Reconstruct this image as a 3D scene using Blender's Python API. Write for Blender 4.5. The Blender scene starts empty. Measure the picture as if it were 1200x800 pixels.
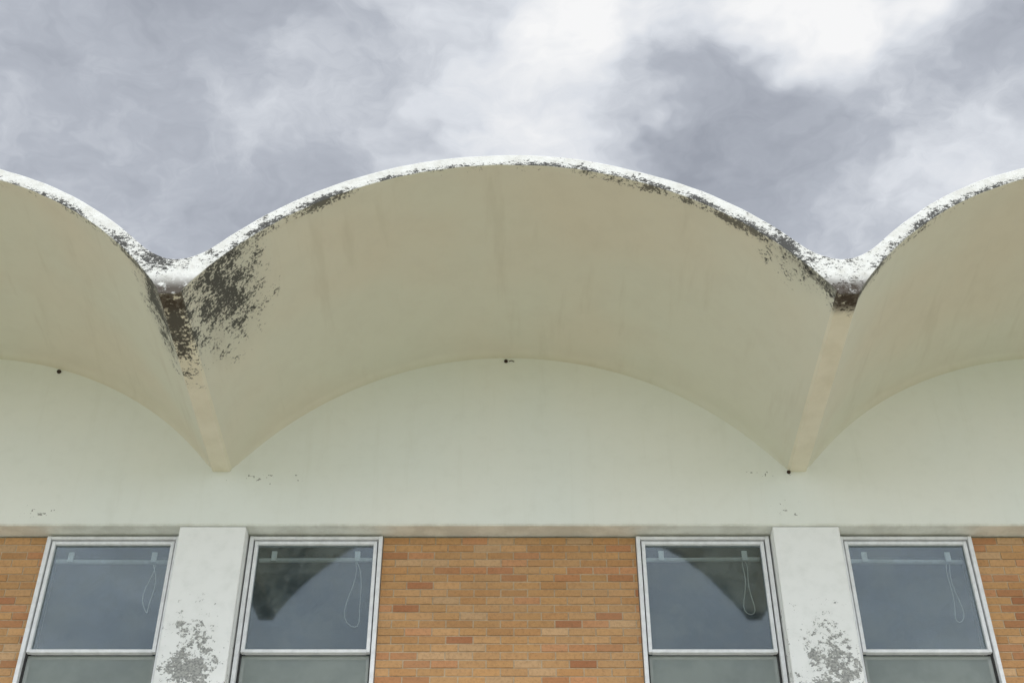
import bpy, bmesh, math, random
from mathutils import Vector, noise as mnoise
random.seed(7)
scene = bpy.context.scene
scene.view_settings.view_transform = 'Standard'
scene.view_settings.look = 'None'
scene.view_settings.exposure = 0
E = 1.6          # eye height; heights below are measured from eye level
X0 = -0.02       # centre line of the middle bay
BAY = 4.5
BAYS = range(-2, 3)

# ------------------------------------------------------------------ node helper
class G:
    def __init__(s, name=None, tree=None):
        if tree is None:
            s.mat = bpy.data.materials.new(name); s.mat.use_nodes = True
            s.t = s.mat.node_tree
        else:
            s.t = tree
        s.n = s.t.nodes; s.l = s.t.links; s.n.clear()
    def add(s, typ, **kw):
        nd = s.n.new(typ)
        for k, v in kw.items(): setattr(nd, k, v)
        return nd
    def put(s, sock, v):
        if isinstance(v, bpy.types.NodeSocket): s.l.new(v, sock)
        else:
            if isinstance(v, (tuple, list)) and len(v) == 3 and sock.type == 'RGBA': v = (*v, 1)
            sock.default_value = v
    def m(s, op, a, b=None, c=None, clamp=False):
        nd = s.add('ShaderNodeMath', operation=op, use_clamp=clamp)
        s.put(nd.inputs[0], a)
        if b is not None: s.put(nd.inputs[1], b)
        if c is not None: s.put(nd.inputs[2], c)
        return nd.outputs[0]
    def v(s, op, a, b=None):
        nd = s.add('ShaderNodeVectorMath', operation=op)
        s.put(nd.inputs[0], a)
        if b is not None: s.put(nd.inputs[1], b)
        return nd.outputs['Value'] if op in ('LENGTH', 'DOT_PRODUCT', 'DISTANCE') else nd.outputs[0]
    def obj(s): return s.add('ShaderNodeTexCoord').outputs['Object']
    def noise(s, vec, scale, detail=4, rough=.55, dist=0.0):
        nd = s.add('ShaderNodeTexNoise'); s.put(nd.inputs['Vector'], vec)
        nd.inputs['Scale'].default_value = scale; nd.inputs['Detail'].default_value = detail
        nd.inputs['Roughness'].default_value = rough; nd.inputs['Distortion'].default_value = dist
        return nd.outputs[0]
    def noisec(s, vec, scale, detail=4, rough=.55):
        nd = s.add('ShaderNodeTexNoise'); s.put(nd.inputs['Vector'], vec)
        nd.inputs['Scale'].default_value = scale; nd.inputs['Detail'].default_value = detail
        nd.inputs['Roughness'].default_value = rough
        return nd.outputs[1]
    def mr(s, x, a, b, c=0.0, d=1.0, smooth=True):
        nd = s.add('ShaderNodeMapRange'); nd.interpolation_type = 'SMOOTHSTEP' if smooth else 'LINEAR'
        s.put(nd.inputs[0], x)
        for i, q in enumerate((a, b, c, d)): nd.inputs[i+1].default_value = q
        return nd.outputs[0]
    def mix(s, f, a, b, mode='MIX'):
        nd = s.add('ShaderNodeMix', data_type='RGBA', blend_type=mode)
        s.put(nd.inputs[0], f); s.put(nd.inputs[6], a); s.put(nd.inputs[7], b)
        return nd.outputs[2]
    def blob(s, vec, c, r):
        d = s.v('LENGTH', s.v('DIVIDE', s.v('SUBTRACT', vec, c), r))
        return s.mr(d, 0.0, 1.0, 1.0, 0.0, False)
    def scale(s, vec, k): return s.v('MULTIPLY', vec, k)
    def bump(s, h, strength=.3, dist=.01):
        nd = s.add('ShaderNodeBump'); nd.inputs['Strength'].default_value = strength
        nd.inputs['Distance'].default_value = dist; s.put(nd.inputs['Height'], h)
        return nd.outputs[0]
    def out(s, col, rough=.8, normal=None, metal=0.0, spec=.3):
        p = s.add('ShaderNodeBsdfPrincipled')
        s.put(p.inputs['Base Color'], col); s.put(p.inputs['Roughness'], rough)
        p.inputs['Metallic'].default_value = metal
        p.inputs['Specular IOR Level'].default_value = spec
        if normal is not None: s.l.new(normal, p.inputs['Normal'])
        o = s.add('ShaderNodeOutputMaterial'); s.l.new(p.outputs[0], o.inputs[0])
        return s.mat

V_L, V_R = X0 - 2.25, X0 + 2.25

def mold_mask(g, P):
    """dark mildew and lost paint round the free ends of the valleys"""
    blobs = [((V_L+.24, -1.78, 6.26+E), (.52, .82, .58), 1.0),
             ((V_L-.14, -1.84, 6.13+E), (.30, .90, .42), 1.05),
             ((V_L, -1.80, 5.98+E), (.20, .90, .22), 1.1),
             ((V_R-.24, -2.10, 6.33+E), (.50, .34, .44), .72),
             ((V_R, -2.07, 6.0+E), (.20, .22, .2), 1.0),
             ((V_R+.20, -2.10, 6.24+E), (.30, .18, .30), .8)]
    tot = None
    for c, r, a in blobs:
        b = g.m('MULTIPLY', g.blob(P, c, r), a)
        tot = b if tot is None else g.m('MAXIMUM', tot, b)
    n1 = g.noise(P, 46, 5, .75); n2 = g.noise(P, 8, 3, .65)
    v = g.m('ADD', g.m('MULTIPLY', tot, .74), g.m('ADD', g.m('MULTIPLY', g.m('SUBTRACT', n1, .5), 2.1), g.m('MULTIPLY', g.m('SUBTRACT', n2, .5), 1.5)))
    gate = g.mr(tot, 0.0, .12)
    return g.m('MULTIPLY', g.mr(v, .34, .56), gate), g.mr(tot, 0, .7)

# ------------------------------------------------------------------ materials
def mat_soffit():
    g = G('cream_painted_soffit'); P = g.obj()
    n = g.noise(P, .7, 2, .5); n2 = g.noise(P, 5, 4, .65)
    col = g.mix(g.mr(n, .35, .65), (.72, .68, .55), (.71, .71, .59))
    col = g.mix(g.m('MULTIPLY', g.mr(n2, .4, .7), .09), col, (.50, .46, .36))
    sep = g.add('ShaderNodeSeparateXYZ'); g.put(sep.inputs[0], P)
    X, Y = sep.outputs[0], sep.outputs[1]
    d = g.m('PINGPONG', g.m('ADD', g.m('SUBTRACT', X, X0), BAY*10+2.25), BAY/2)
    st = g.noise(g.scale(P, (5, .7, 5)), 1.2, 4, .6)
    col = g.mix(g.m('MULTIPLY', g.mr(st, .54, .72), .20), col, (.51, .47, .35))
    msk, halo = mold_mask(g, P)
    edge = g.mr(Y, -1.97, -2.09)
    es = g.m('ADD', g.m('ADD', g.m('MULTIPLY', edge, .26), g.mr(d, 1.3, .3, 0, .10)), g.m('SUBTRACT', g.m('ADD', g.m('MULTIPLY', g.noise(P, 2.6, 2), 1.0), g.m('MULTIPLY', g.noise(P, 40, 4, .75), 1.0)), 1.0))
    em = g.m('MULTIPLY', g.mr(es, .33, .44), g.mr(edge, .1, .5))
    col = g.mix(g.m('MULTIPLY', em, .85), col, (.06, .058, .05))
    col = g.mix(g.m('MULTIPLY', halo, .40), col, (.47, .47, .41))
    col = g.mix(g.m('MULTIPLY', msk, .90), col, (.03, .031, .031))
    return g.out(col, .75, g.bump(g.noise(P, 4, 4, .62), .28, .02))
def mat_rib():
    g = G('rib_underside_paint'); P = g.obj()
    n2 = g.noise(P, 5, 4, .6)
    col = g.mix(g.mr(n2, .3, .8), (.80, .76, .61), (.72, .68, .53))
    msk, halo = mold_mask(g, P)
    sep = g.add('ShaderNodeSeparateXYZ'); g.put(sep.inputs[0], P)
    rust = g.m('MULTIPLY', g.mr(sep.outputs[1], -1.88, -2.02), g.mr(g.noise(P, 20, 4, .7), .28, .46))
    col = g.mix(g.m('MULTIPLY', msk, .92), col, (.03, .028, .024))
    col = g.mix(g.m('MULTIPLY', rust, .92), col, (.05, .036, .024))
    return g.out(col, .8, g.bump(g.noise(P, 40, 3), .3, .01))
def mat_fascia():
    g = G('weathered_white_concrete_edge'); P = g.obj()
    n2 = g.noise(P, 9, 4, .65)
    col = g.mix(g.mr(n2, .35, .85), (.86, .86, .83), (.68, .67, .62))
    sep = g.add('ShaderNodeSeparateXYZ'); g.put(sep.inputs[0], P)
    X, Z = sep.outputs[0], sep.outputs[2]
    d = g.m('PINGPONG', g.m('ADD', g.m('SUBTRACT', X, X0), BAY*10+2.25), BAY/2)   # 0 in the valley
    val = g.mr(d, .9, .0)
    patch = g.noise(P, 2.3, 3, .6); sp = g.noise(g.scale(P, (1, 1, 1.6)), 38, 5, .80)
    r = g.m('SQRT', g.m('ADD', g.m('POWER', g.m('SUBTRACT', 2.25, d), 2.0), g.m('POWER', g.m('SUBTRACT', Z, 4.571+E), 2.0)))
    lowedge = g.m('MULTIPLY', g.mr(r, 2.67, 2.62), g.mr(d, .1, .5))
    v = g.m('ADD', g.m('ADD', g.m('MULTIPLY', g.m('SUBTRACT', patch, .5), 1.6), g.m('MULTIPLY', g.m('SUBTRACT', sp, .5), 2.2)),
            g.m('ADD', g.m('MULTIPLY', val, .20), g.m('MULTIPLY', lowedge, .34)))
    msk = g.mr(v, .25, .38)
    col = g.mix(g.m('MULTIPLY', msk, .93), col, (.036, .035, .033))
    low = g.m('MULTIPLY', g.mr(Z, 6.15+E, 6.00+E), g.mr(d, .30, .12))
    low = g.m('MULTIPLY', low, g.mr(g.noise(P, 18, 4, .7), .28, .48))
    col = g.mix(g.m('MULTIPLY', low, .93), col, (.055, .038, .025))
    return g.out(col, .85, g.bump(g.noise(P, 30, 4, .7), .6, .015))
def mat_wall():
    g = G('off_white_painted_plaster'); P = g.obj()
    n = g.noise(P, .6, 2, .5); n2 = g.noise(P, 7, 4, .65)
    col = g.mix(g.mr(n, .35, .65), (.85, .855, .78), (.82, .845, .785))
    col = g.mix(g.m('MULTIPLY', g.mr(n2, .45, .75), .10), col, (.60, .60, .52))
    st = g.noise(g.scale(P, (9, 1, .8)), 1.0, 4, .65)
    col = g.mix(g.m('MULTIPLY', g.mr(st, .52, .75), .14), col, (.60, .60, .50))
    tot = None
    for c, r in [((-3.6, 0, 5.58+E), (.32, .3, .10)), ((2.1, 0, 5.6+E), (.16, .3, .13)), ((-1.9, 0, 5.9+E), (.5, .3, .1)), ((1.9, 0, 5.95+E), (.4, .3, .08))]:
        b = g.blob(P, c, r); tot = b if tot is None else g.m('MAXIMUM', tot, b)
    ch = g.m('MULTIPLY', g.mr(g.m('ADD', g.noise(P, 26, 3, .6), g.m('MULTIPLY', tot, .13)), .70, .74), g.mr(tot, 0, .2))
    col = g.mix(g.m('MULTIPLY', ch, .8), col, (.22, .21, .18))
    sep = g.add('ShaderNodeSeparateXYZ'); g.put(sep.inputs[0], P)
    dr = g.m('MULTIPLY', g.mr(sep.outputs[2], 5.50+E, 5.475+E), g.mr(g.noise(g.scale(P, (1, 1, .2)), 6, 4, .7), .35, .65))
    col = g.mix(g.m('MULTIPLY', dr, .22), col, (.25, .23, .17))
    return g.out(col, .7, g.bump(g.noise(P, 3, 4, .62), .28, .02))
def mat_pier():
    g = G('peeling_white_pier_paint'); P = g.obj()
    n2 = g.noise(P, 8, 4, .65)
    col = g.mix(g.mr(n2, .4, .85), (.89, .895, .87), (.80, .81, .78))
    sep = g.add('ShaderNodeSeparateXYZ'); g.put(sep.inputs[0], P)
    low = g.mr(sep.outputs[2], 4.98+E, 4.35+E)
    X = sep.outputs[0]
    fine = g.noise(P, 34, 6, .72); med = g.noise(P, 6, 4, .6)
    side = g.mr(g.m('ABSOLUTE', g.m('SUBTRACT', g.m('ABSOLUTE', X), 2.27)), .06, .26, 1, .35)
    v = g.m('ADD', g.m('MULTIPLY', g.m('MULTIPLY', low, side), .38), g.m('ADD', g.m('MULTIPLY', g.m('SUBTRACT', fine, .5), 1.35), g.m('MULTIPLY', g.m('SUBTRACT', med, .5), 1.05)))
    msk = g.m('MULTIPLY', g.mr(v, .29, .33), g.mr(low, 0, .12))
    bare = g.mix(g.mr(g.noise(P, 60, 3), .35, .65), (.25, .255, .245), (.45, .45, .42))
    col = g.mix(msk, col, bare)
    h = g.m('ADD', g.m('MULTIPLY', msk, -.7), g.m('MULTIPLY', n2, .2))
    return g.out(col, .7, g.bump(h, .5, .006))
def mat_brick():
    g = G('tan_orange_face_brick'); P = g.obj()
    at = g.add('ShaderNodeAttribute', attribute_name='brick_tone')
    n = g.noise(P, 45, 4, .7); n2 = g.noise(P, 2, 2)
    col = g.mix(g.m('MULTIPLY', g.mr(n, .42, .72), .40), at.outputs[0], (.24, .12, .055))
    col = g.mix(g.m('MULTIPLY', g.mr(n2, .4, .7), .12), col, (.60, .42, .25))
    return g.out(col, .85, g.bump(n, .5, .005))
def simple(name, c1, c2, sc=12, rough=.8, bs=.3, metal=0, bd=.005):
    g = G(name); P = g.obj(); n = g.noise(P, sc, 3, .65)
    return g.out(g.mix(g.mr(n, .3, .72), c1, c2), rough, g.bump(n, bs, bd), metal)
def mat_glass():
    g = G('window_glass'); P = g.obj()
    fr = g.add('ShaderNodeFresnel'); fr.inputs['IOR'].default_value = 1.52
    f = g.m('MULTIPLY', fr.outputs[0], 1.35, clamp=True)
    tr = g.add('ShaderNodeBsdfTransparent'); g.put(tr.inputs[0], (.88, .91, .91))
    gl = g.add('ShaderNodeBsdfGlossy'); gl.inputs['Roughness'].default_value = .05
    g.put(gl.inputs[0], (.86, .95, 1.0))
    g.l.new(g.bump(g.noise(P, 2.2, 1), .12, .012), gl.inputs['Normal'])
    ms = g.add('ShaderNodeMixShader'); g.put(ms.inputs[0], f)
    g.l.new(tr.outputs[0], ms.inputs[1]); g.l.new(gl.outputs[0], ms.inputs[2])
    df = g.add('ShaderNodeBsdfDiffuse'); g.put(df.inputs[0], (.38, .43, .42))
    ms2 = g.add('ShaderNodeMixShader')
    g.put(ms2.inputs[0], g.mr(g.noise(P, 3.5, 6, .75), .35, .70, .03, .17))
    g.l.new(ms.outputs[0], ms2.inputs[1]); g.l.new(df.outputs[0], ms2.inputs[2])
    o = g.add('ShaderNodeOutputMaterial'); g.l.new(ms2.outputs[0], o.inputs[0])
    return g.mat
def mat_screen():
    g = G('insect_screen_mesh'); P = g.obj()
    tr = g.add('ShaderNodeBsdfTransparent'); df = g.add('ShaderNodeBsdfDiffuse'); g.put(df.inputs[0], (.36, .40, .37))
    ms = g.add('ShaderNodeMixShader'); g.put(ms.inputs[0], g.mr(g.noise(P, 4, 3), .3, .7, .52, .66))
    g.l.new(tr.outputs[0], ms.inputs[1]); g.l.new(df.outputs[0], ms.inputs[2])
    o = g.add('ShaderNodeOutputMaterial'); g.l.new(ms.outputs[0], o.inputs[0])
    return g.mat

M_soff, M_rib, M_fas, M_wall, M_pier, M_brick = mat_soffit(), mat_rib(), mat_fascia(), mat_wall(), mat_pier(), mat_brick()
M_mortar = simple('sandy_mortar', (.58, .46, .31), (.48, .37, .24), 40, .95, .5)
M_frame = simple('white_aluminium_frame', (.88, .89, .90), (.74, .75, .76), 14, .45, .1)
M_gap = simple('gap_shade_black', (.03, .03, .03), (.05, .05, .05), 30, .7)  # shade of the frame-to-sash gap, put into a black colour
M_blind = simple('blind_headrail_plastic', (.90, .91, .88), (.82, .83, .80), 20, .5)
M_room = simple('dark_room_panel', (.055, .085, .105), (.09, .12, .135), 2.0, .95, .1)  # dimness of the room behind the glass, put into the colour
M_dark = simple('dark_brown_spot', (.03, .025, .02), (.07, .04, .025), 60, .8)
M_grass = simple('dry_grass', (.19, .23, .08), (.32, .32, .15), .6, .95, .5, 0, .05)
M_conc = simple('pale_bounce_paving', (.57, .55, .48), (.49, .48, .42), 1.2, .9, .3)
M_glass, M_screen = mat_glass(), mat_screen()

# ------------------------------------------------------------------ mesh helpers
def link(me, name, parent=None, mats=()):
    ob = bpy.data.objects.new(name, me); scene.collection.objects.link(ob)
    for m in mats: me.materials.append(m)
    if parent: ob.parent = parent
    return ob
def add_box(bm, x0, x1, y0, y1, z0, z1, mi=0):
    vs = [bm.verts.new(c) for c in ((x0,y0,z0),(x1,y0,z0),(x1,y1,z0),(x0,y1,z0),(x0,y0,z1),(x1,y0,z1),(x1,y1,z1),(x0,y1,z1))]
    fs = []
    for q in ((0,3,2,1),(4,5,6,7),(0,1,5,4),(1,2,6,5),(2,3,7,6),(3,0,4,7)):
        f = bm.faces.new([vs[i] for i in q]); f.material_index = mi; fs.append(f)
    return vs, fs
def finish(bm, name, parent, mats, bevel=0, smooth=False):
    me = bpy.data.meshes.new(name); bm.to_mesh(me); bm.free()
    ob = link(me, name, parent, mats)
    if bevel:
        b = ob.modifiers.new('edge', 'BEVEL'); b.width = bevel; b.segments = 2; b.limit_method = 'ANGLE'; b.angle_limit = math.radians(50)
    return ob

building = bpy.data.objects.new('office_building', None); scene.collection.objects.link(building)

# ------------------------------------------------------------------ vaulted canopy
R, CZ, HS = 2.619, 4.521, 2.172
YF = -2.12
AM = math.asin(HS / R)
FR = .06
def lift(y): return .055*max(0, min(1, -y/2.12))
def off(y):
    if y < -2.045: return .018
    if y > -FR:
        t = min(y + FR, FR); return FR - math.sqrt(max(0, FR*FR - t*t))
    return 0
def zext(x):
    x = abs(x); Re = R + .082; c = CZ + .055
    x1 = 1.98; L = 2.25 - x1
    if x < x1: return c + math.sqrt(Re*Re - x*x)
    zf = c + math.sqrt(Re*Re - x1**2); s = x1/math.sqrt(Re*Re-x1**2)
    t = (x-x1)
    return zf - s*(t - t*t/(2*L))
def profile(y):
    pts = [(-2.25, 5.957, 1), (-2.186, 5.957, 1), (-2.178, 5.965, 1)]
    N = 64
    for i in range(N+1):
        a = -AM + 2*AM*i/N
        f = math.cos(math.pi/2*a/AM)**.45 if abs(a) < AM else 0
        r = R - off(y)*f
        pts.append((r*math.sin(a), CZ + lift(y)*min(1, f) + r*math.cos(a), 0))
    pts += [(2.178, 5.965, 1), (2.186, 5.957, 1), (2.25, 5.957, 1)]
    return pts
ys = [YF, -2.09, -2.06, -2.045, -2.038] + [-2.0 + .1*i for i in range(20)] + [-FR, -.047, -.032, -.02, -.01, -.003, 0, .3, 3, 12]
bm = bmesh.new()
for k in BAYS:
    cx = X0 + BAY*k
    rows_i, rows_e = [], []
    for y in ys:
        pr = profile(y); ri, re = [], []
        for (x, z, t) in pr:
            wx = cx + x
            wob = .006*mnoise.noise(Vector((wx*.9, y*.7, z)))
            if y < -2.05: wob += .006*mnoise.noise(Vector((wx*8, 2.2, z*8)))
            ri.append(bm.verts.new((wx, y, z + E + wob)))
            ze = zext(x) + E + .010*mnoise.noise(Vector((wx*2.3, y*.8, 3.1))) + .006*mnoise.noise(Vector((wx*9, y*3, 7.1)))
            re.append(bm.verts.new((wx, y, ze)))
        rows_i.append(ri); rows_e.append(re)
    n = len(rows_i[0])
    for j in range(len(ys)-1):
        for i in range(n-1):
            f = bm.faces.new((rows_i[j][i], rows_i[j+1][i], rows_i[j+1][i+1], rows_i[j][i+1]))
            f.smooth = True
            f.material_index = 1 if (i < 3 or i >= n-4) else 0
            f = bm.faces.new((rows_e[j][i], rows_e[j][i+1], rows_e[j+1][i+1], rows_e[j+1][i])); f.smooth = True; f.material_index = 2
    for i in range(n-1):
        f = bm.faces.new((rows_i[0][i], rows_i[0][i+1], rows_e[0][i+1], rows_e[0][i])); f.material_index = 2
        f = bm.faces.new((rows_i[-1][i], rows_e[-1][i], rows_e[-1][i+1], rows_i[-1][i+1])); f.material_index = 2
bmesh.ops.remove_doubles(bm, verts=bm.verts, dist=.0008)
bmesh.ops.recalc_face_normals(bm, faces=bm.faces)
canopy = finish(bm, 'vaulted_concrete_canopy', building, [M_soff, M_rib, M_fas])
canopy.data.set_sharp_from_angle(angle=math.radians(30))
b = canopy.modifiers.new('arris', 'BEVEL'); b.width = .007; b.segments = 2; b.limit_method = 'ANGLE'; b.angle_limit = math.radians(62)

# ------------------------------------------------------------------ upper wall under the vaults
WB = 5.473
bm = bmesh.new()
for k in BAYS:
    cx = X0 + BAY*k; N = 48
    prev = None
    for i in range(N+1):
        x = -2.25 + 4.5*i/N
        zt = (CZ + math.sqrt(R*R - x*x) + .05) if abs(x) < HS else 6.02
        a = [bm.verts.new((cx+x, y, z)) for (y, z) in ((0, WB+E+.012), (.012, WB+E), (.32, WB+E), (.32, zt+E), (0, zt+E), (0, 5.7+E))]
        if prev:
            for (p, q) in ((5,0),(0,1),(1,2),(2,3),(3,4),(4,5)):
                bm.faces.new((prev[p], a[p], a[q], prev[q]))
        prev = a
bmesh.ops.remove_doubles(bm, verts=bm.verts, dist=.0008)
bmesh.ops.recalc_face_normals(bm, faces=bm.faces)
finish(bm, 'upper_wall', building, [M_wall])

# ------------------------------------------------------------------ piers
bm = bmesh.new()
for k in range(-3, 3):
    cx = X0 + BAY*k + 2.25
    add_box(bm, cx-.2525, cx+.2525, .014, .36, 0, WB+E-.004)
finish(bm, 'white_piers', building, [M_pier], .008)

# ------------------------------------------------------------------ brick panels (real bricks in mortar)
tones = [((.53,.295,.125), 12), ((.56,.32,.145), 10), ((.50,.265,.11), 9), ((.57,.36,.19), 4), ((.48,.225,.10), 5), ((.41,.175,.08), 2), ((.54,.265,.125), 4)]
pool = [t for t, w in tones for _ in range(w)]
bm = bmesh.new(); cl = bm.loops.layers.float_color.new('brick_tone')
H, L, MJ = .0635, .2000, .010
WI = .962
top = WB + E - .012
for k in BAYS:
    cx = X0 + BAY*k
    rows = int(top/H)
    for r in range(rows):
        z1 = top - r*H - MJ*.6; z0 = z1 - (H - MJ)
        if z0 < 0: break
        xs = -WI + (0 if r % 2 == 0 else -L/2) + random.uniform(-.004, .004)
        rowt = random.uniform(.95, 1.05)
        while xs < WI:
            a, b2 = max(xs, -WI), min(xs + L - MJ, WI)
            if b2 - a > .02:
                j = random.uniform(-.0025, .0025); t = random.choice(pool)
                f0 = random.uniform(.90, 1.08)*rowt
                vs, fs = add_box(bm, cx+a, cx+b2, .160+j, .20, z0+random.uniform(-.001,.001), z1+random.uniform(-.001,.001))
                for f in fs:
                    for lp in f.loops: lp[cl] = (t[0]*f0, t[1]*f0, t[2]*f0, 1)
            xs += L
ob = finish(bm, 'brick_panels', building, [M_brick])
bm = bmesh.new()
for k in BAYS:
    cx = X0 + BAY*k
    add_box(bm, cx-WI-.002, cx+WI+.002, .1650, .36, 0, top+.001)
finish(bm, 'mortar_backing', building, [M_mortar])

# ------------------------------------------------------------------ windows
def tube(bm, pts, r, mi=0, seg=6):
    rings = []
    for i, p in enumerate(pts):
        p = Vector(p); d = (Vector(pts[min(i+1, len(pts)-1)]) - Vector(pts[max(i-1, 0)])).normalized()
        u = d.orthogonal().normalized() if abs(d.y) > .9 else d.cross(Vector((0,1,0))).normalized(); w = d.cross(u)
        rings.append([bm.verts.new(p + r*(math.cos(2*math.pi*s/seg)*u + math.sin(2*math.pi*s/seg)*w)) for s in range(seg)])
    for a, b_ in zip(rings, rings[1:]):
        for s in range(seg):
            f = bm.faces.new((a[s], a[(s+1)%seg], b_[(s+1)%seg], b_[s])); f.material_index = mi; f.smooth = True
    bm.faces.new(rings[0]); bm.faces.new(rings[-1])

def window(cx, z0, z1, zr, seed):
    rnd = random.Random(seed); W = .5075
    x0, x1 = cx-W, cx+W
    bm = bmesh.new()
    F = .030
    yf = .125
    add_box(bm, x0, x0+F, yf, .26, z0, z1); add_box(bm, x1-F, x1, yf, .26, z0, z1)
    add_box(bm, x0+F, x1-F, yf+.003, .26, z1-F*.8, z1); add_box(bm, x0+F, x1-F, yf-.02, .26, z0, z0+F)
    g_ = .010; S = .027
    xa, xb = x0+F+g_, x1-F-g_
    ty = z1-F*.8-g_
    add_box(bm, xa, xa+S, .140, .185, zr, ty); add_box(bm, xb-S, xb, .140, .185, zr, ty)
    add_box(bm, xa+S, xb-S, .142, .185, ty-S, ty)
    add_box(bm, xa+S, xb-S, .138, .185, zr-.004, zr+.022)
    zb = z0+F+g_
    add_box(bm, xa, xa+S, .192, .225, zb, zr-.008); add_box(bm, xb-S, xb, .192, .225, zb, zr-.008)
    add_box(bm, xa+S, xb-S, .194, .225, zr-.030, zr-.008)
    add_box(bm, xa+S, xb-S, .194, .225, zb, zb+.035)
    par = bpy.data.objects.new('window', None); scene.collection.objects.link(par); par.parent = building
    finish(bm, 'frame', par, [M_frame], .003)
    bm = bmesh.new()
    add_box(bm, x0+F-.001, x1-F+.001, .228, .24, z0+F*.5, z0+F+.012)
    for (a, b2) in ((x0+F-.001, xa+.004), (xb-.004, x1-F+.001)):
        add_box(bm, a, b2, .17, .232, z0+F+.012, z1-F*.8)
    add_box(bm, xa+.004, xb-.004, .17, .182, ty-.004, z1-F*.8+.001)
    finish(bm, 'gap_shade_strip', par, [M_gap])  # black strips set in the gap as painted shade
    bm = bmesh.new()
    add_box(bm, xa+S-.004, xb-S+.004, .166, .170, zr+.02, ty-S+.004)
    add_box(bm, xa+S-.004, xb-S+.004, .208, .212, zb+.03, zr-.026)
    finish(bm, 'glass', par, [M_glass])
    bm = bmesh.new()
    vs = [bm.verts.new(c) for c in ((xa, .1885, zb), (xb, .1885, zb), (xb, .1885, zr-.006), (xa, .1885, zr-.006))]
    bm.faces.new(vs); finish(bm, 'screen', par, [M_screen])
    bm = bmesh.new()
    zh = z1 - .160 + rnd.uniform(-.012, .012)
    tube(bm, [(x0+.075, .222, zh), (x1-.075, .222, zh+rnd.uniform(-.010, .010))], .017, 0, 10)
    for bxx in (x0+.19, x1-.19):
        add_box(bm, bxx-.020, bxx+.020, .185, .201, zh-.022, zh+.060)
    cxr = x1-.19; lp = []
    ln = rnd.uniform(.30, .62); sway = rnd.uniform(.03, .07)
    for i in range(25):
        t = i/24; s = t*2*math.pi
        lp.append((cxr + sway*math.sin(s)*(1.1-math.cos(s))*.6 + .014*math.sin(3*s+seed), .203+.03, zh - ln*(1-math.cos(s))/2))
    tube(bm, lp, .0034, 0, 5)
    finish(bm, 'blind_rail', par, [M_blind])
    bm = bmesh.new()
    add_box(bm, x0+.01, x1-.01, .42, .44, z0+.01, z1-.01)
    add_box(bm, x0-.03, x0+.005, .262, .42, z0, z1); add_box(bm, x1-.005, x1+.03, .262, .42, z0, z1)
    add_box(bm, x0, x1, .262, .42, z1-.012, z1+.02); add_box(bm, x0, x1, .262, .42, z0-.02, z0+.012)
    finish(bm, 'dark_room_box', par, [M_room])  # shallow dark box standing for the unlit room

sd = 0
sp = bmesh.new(); sill = bmesh.new()
for k in BAYS:
    for s in (-1, 1):
        cx = X0 + BAY*k + s*1.4755
        sd += 1
        window(cx, 3.50+E, 5.452+E, 4.496+E, sd)
        window(cx, -.55+E, 1.40+E, .45+E, sd+100)
        add_box(sp, cx-.51, cx+.51, .15, .36, 1.41+E, 3.40+E)
        add_box(sp, cx-.51, cx+.51, .15, .36, 0, -.64+E)
        for zz in (3.40, -.64):
            add_box(sill, cx-.508, cx+.508, .08, .36, zz+E+.001, zz+E+.09)
finish(sp, 'spandrel_panels', building, [M_wall]); finish(sill, 'window_sills', building, [M_wall], .006)

bm = bmesh.new()
L_, R_ = X0-BAY*2.5, X0+BAY*2.5
add_box(bm, L_, L_+.3, .37, 12, 0, 6.0+E); add_box(bm, R_-.3, R_, .37, 12, 0, 6.0+E)
add_box(bm, L_+.3, R_-.3, 11.7, 11.95, 0, 6.0+E)
add_box(bm, L_+.3, R_-.3, .70, .9, 0, 5.9+E)
finish(bm, 'side_and_rear_walls', building, [M_wall])

def stub(x, y, z, s=1.0, arm=False):
    bm = bmesh.new()
    tube(bm, [(x, y+.02, z), (x, y-.012*s, z-.002)], .020*s, 0, 12)
    tube(bm, [(x, y-.01*s, z), (x+.003, y-.026*s, z-.006)], .012*s, 0, 10)
    if arm: tube(bm, [(x+.03*s, y-.003, z-.002), (x+.06*s, y-.006, z+.004), (x+.085*s, y-.002, z-.006)], .0045*s, 0, 6)
    finish(bm, 'dark_spot', building, [M_dark])  # small dark spot of unknown kind, built as short tubes
stub(X0-.03, 0, 7.050+E, .8, True)
stub(X0-BAY+.78, 0, 6.94+E, .9)
stub(V_R-.07, -.0, 5.957+E-.005, .75)

# ------------------------------------------------------------------ ground
def sheet(name, x0, x1, y0, y1, z, mat):
    bm = bmesh.new(); bm.faces.new([bm.verts.new(c) for c in ((x0,y0,z),(x1,y0,z),(x1,y1,z),(x0,y1,z))])
    finish(bm, name, None, [mat])
sheet('ground', -500, 500, -500, 500, 0, M_grass)
sheet('bounce_pavement', -40, 40, -14, .0, .004, M_conc)  # unseen pale sheet, added to bounce light up onto the soffit

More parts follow.
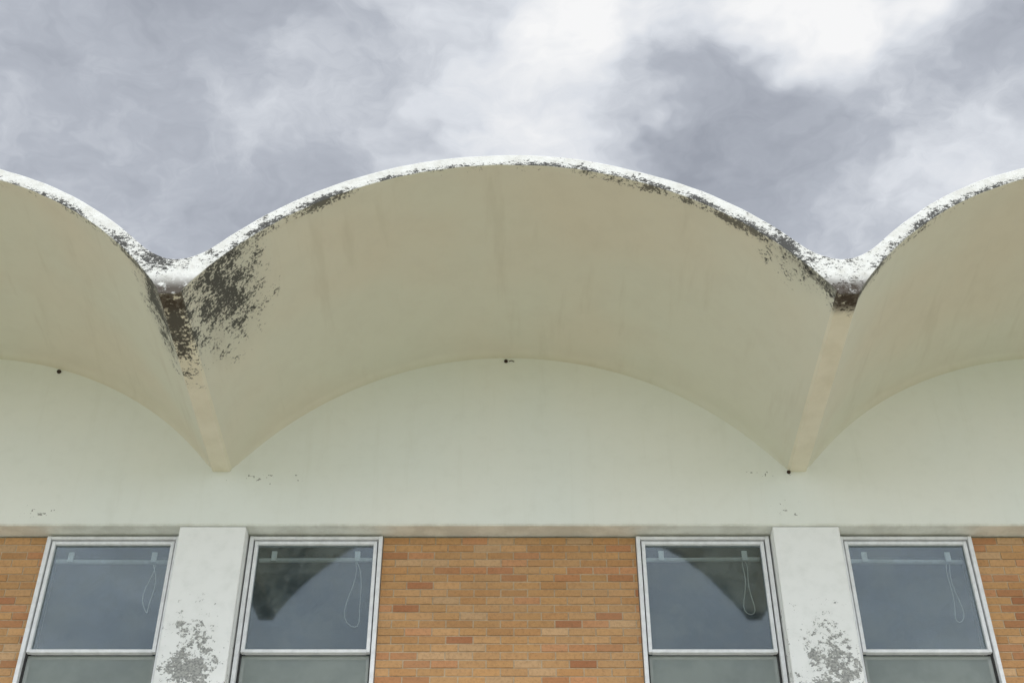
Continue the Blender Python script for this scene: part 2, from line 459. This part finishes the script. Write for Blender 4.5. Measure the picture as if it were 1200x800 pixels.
# ------------------------------------------------------------------ sky
world = bpy.data.worlds.new('World'); scene.world = world; world.use_nodes = True
g = G(tree=world.node_tree)
D = g.add('ShaderNodeTexCoord').outputs['Generated']
sep = g.add('ShaderNodeSeparateXYZ'); g.put(sep.inputs[0], D)
z = g.m('MAXIMUM', sep.outputs[2], .06)
cmb = g.add('ShaderNodeCombineXYZ')
g.put(cmb.inputs[0], g.m('DIVIDE', sep.outputs[0], z)); g.put(cmb.inputs[1], g.m('DIVIDE', sep.outputs[1], z))
P = cmb.outputs[0]
w = g.v('SUBTRACT', g.noisec(P, 5.5, 4, .6), (.5, .5, .5))
Pw = g.v('ADD', P, g.scale(w, (.30, .24, 0)))
base = g.noise(g.v('ADD', P, (3.3, 1.7, 0)), 2.6, 5, .58)
det = g.noise(Pw, 7, 6, .62)
v = g.m('ADD', g.m('MULTIPLY', g.m('SUBTRACT', base, .5), .9), g.m('MULTIPLY', g.m('SUBTRACT', det, .5), .95))
v = g.m('ADD', v, .29)
for c, r, a in [((.00,.80,0), (.20,.22,1), .58), ((.06,.77,0), (.12,.12,1), .45), ((.28,.77,0), (.20,.12,1), .85), ((.52,.98,0), (.17,.14,1), .50),
                ((.01,.95,0), (.22,.15,1), .40), ((-.40,.82,0), (.30,.24,1), -.14), ((.25,.95,0), (.20,.11,1), -.22), ((-.22,.87,0), (.13,.12,1), .22)]:
    v = g.m('ADD', v, g.m('MULTIPLY', g.mr(g.blob(Pw, c, r), 0, 1), a))
cr = g.add('ShaderNodeValToRGB'); g.put(cr.inputs[0], v)
e = cr.color_ramp.elements
e[0].position = 0; e[0].color = (.35, .375, .43, 1); e[1].position = 1; e[1].color = (1.0, 1.0, 1.0, 1)
q = e.new(.3); q.color = (.49, .52, .58, 1); q = e.new(.62); q.color = (.76, .79, .84, 1)
sunside = g.mr(sep.outputs[1], .25, -.55, 1.0, 2.6)
sc = g.add('ShaderNodeVectorMath', operation='SCALE'); g.put(sc.inputs[0], cr.outputs[0]); g.put(sc.inputs['Scale'], sunside)
bg1 = g.add('ShaderNodeBackground'); g.l.new(sc.outputs[0], bg1.inputs[0]); bg1.inputs[1].default_value = 1.0
sky = g.add('ShaderNodeTexSky', sky_type='NISHITA'); sky.sun_disc = False
sky.sun_elevation = math.radians(52); sky.sun_rotation = math.radians(170)
bg2 = g.add('ShaderNodeBackground'); g.l.new(sky.outputs[0], bg2.inputs[0]); bg2.inputs[1].default_value = .08
ms = g.add('ShaderNodeMixShader'); ms.inputs[0].default_value = .08
g.l.new(bg1.outputs[0], ms.inputs[1]); g.l.new(bg2.outputs[0], ms.inputs[2])
o = g.add('ShaderNodeOutputWorld'); g.l.new(ms.outputs[0], o.inputs[0])

sun = bpy.data.lights.new('sun', 'SUN'); sun.energy = 1.5; sun.angle = math.radians(15); sun.color = (1, .97, .92)
so = bpy.data.objects.new('sun', sun); scene.collection.objects.link(so)
az, el = math.radians(170), math.radians(52)
dirv = Vector((math.sin(az)*math.cos(el), math.cos(az)*math.cos(el), math.sin(el)))
so.rotation_euler = dirv.to_track_quat('Z', 'Y').to_euler(); so.location = (0, -30, 40)

# ------------------------------------------------------------------ camera
cam = bpy.data.cameras.new('camera'); cam.lens = 48.36; cam.sensor_width = 36; cam.clip_end = 2000
co = bpy.data.objects.new('camera', cam); scene.collection.objects.link(co)
co.location = (0, -9, E); co.rotation_euler = (math.radians(90+38.9), 0, 0)
scene.camera = co
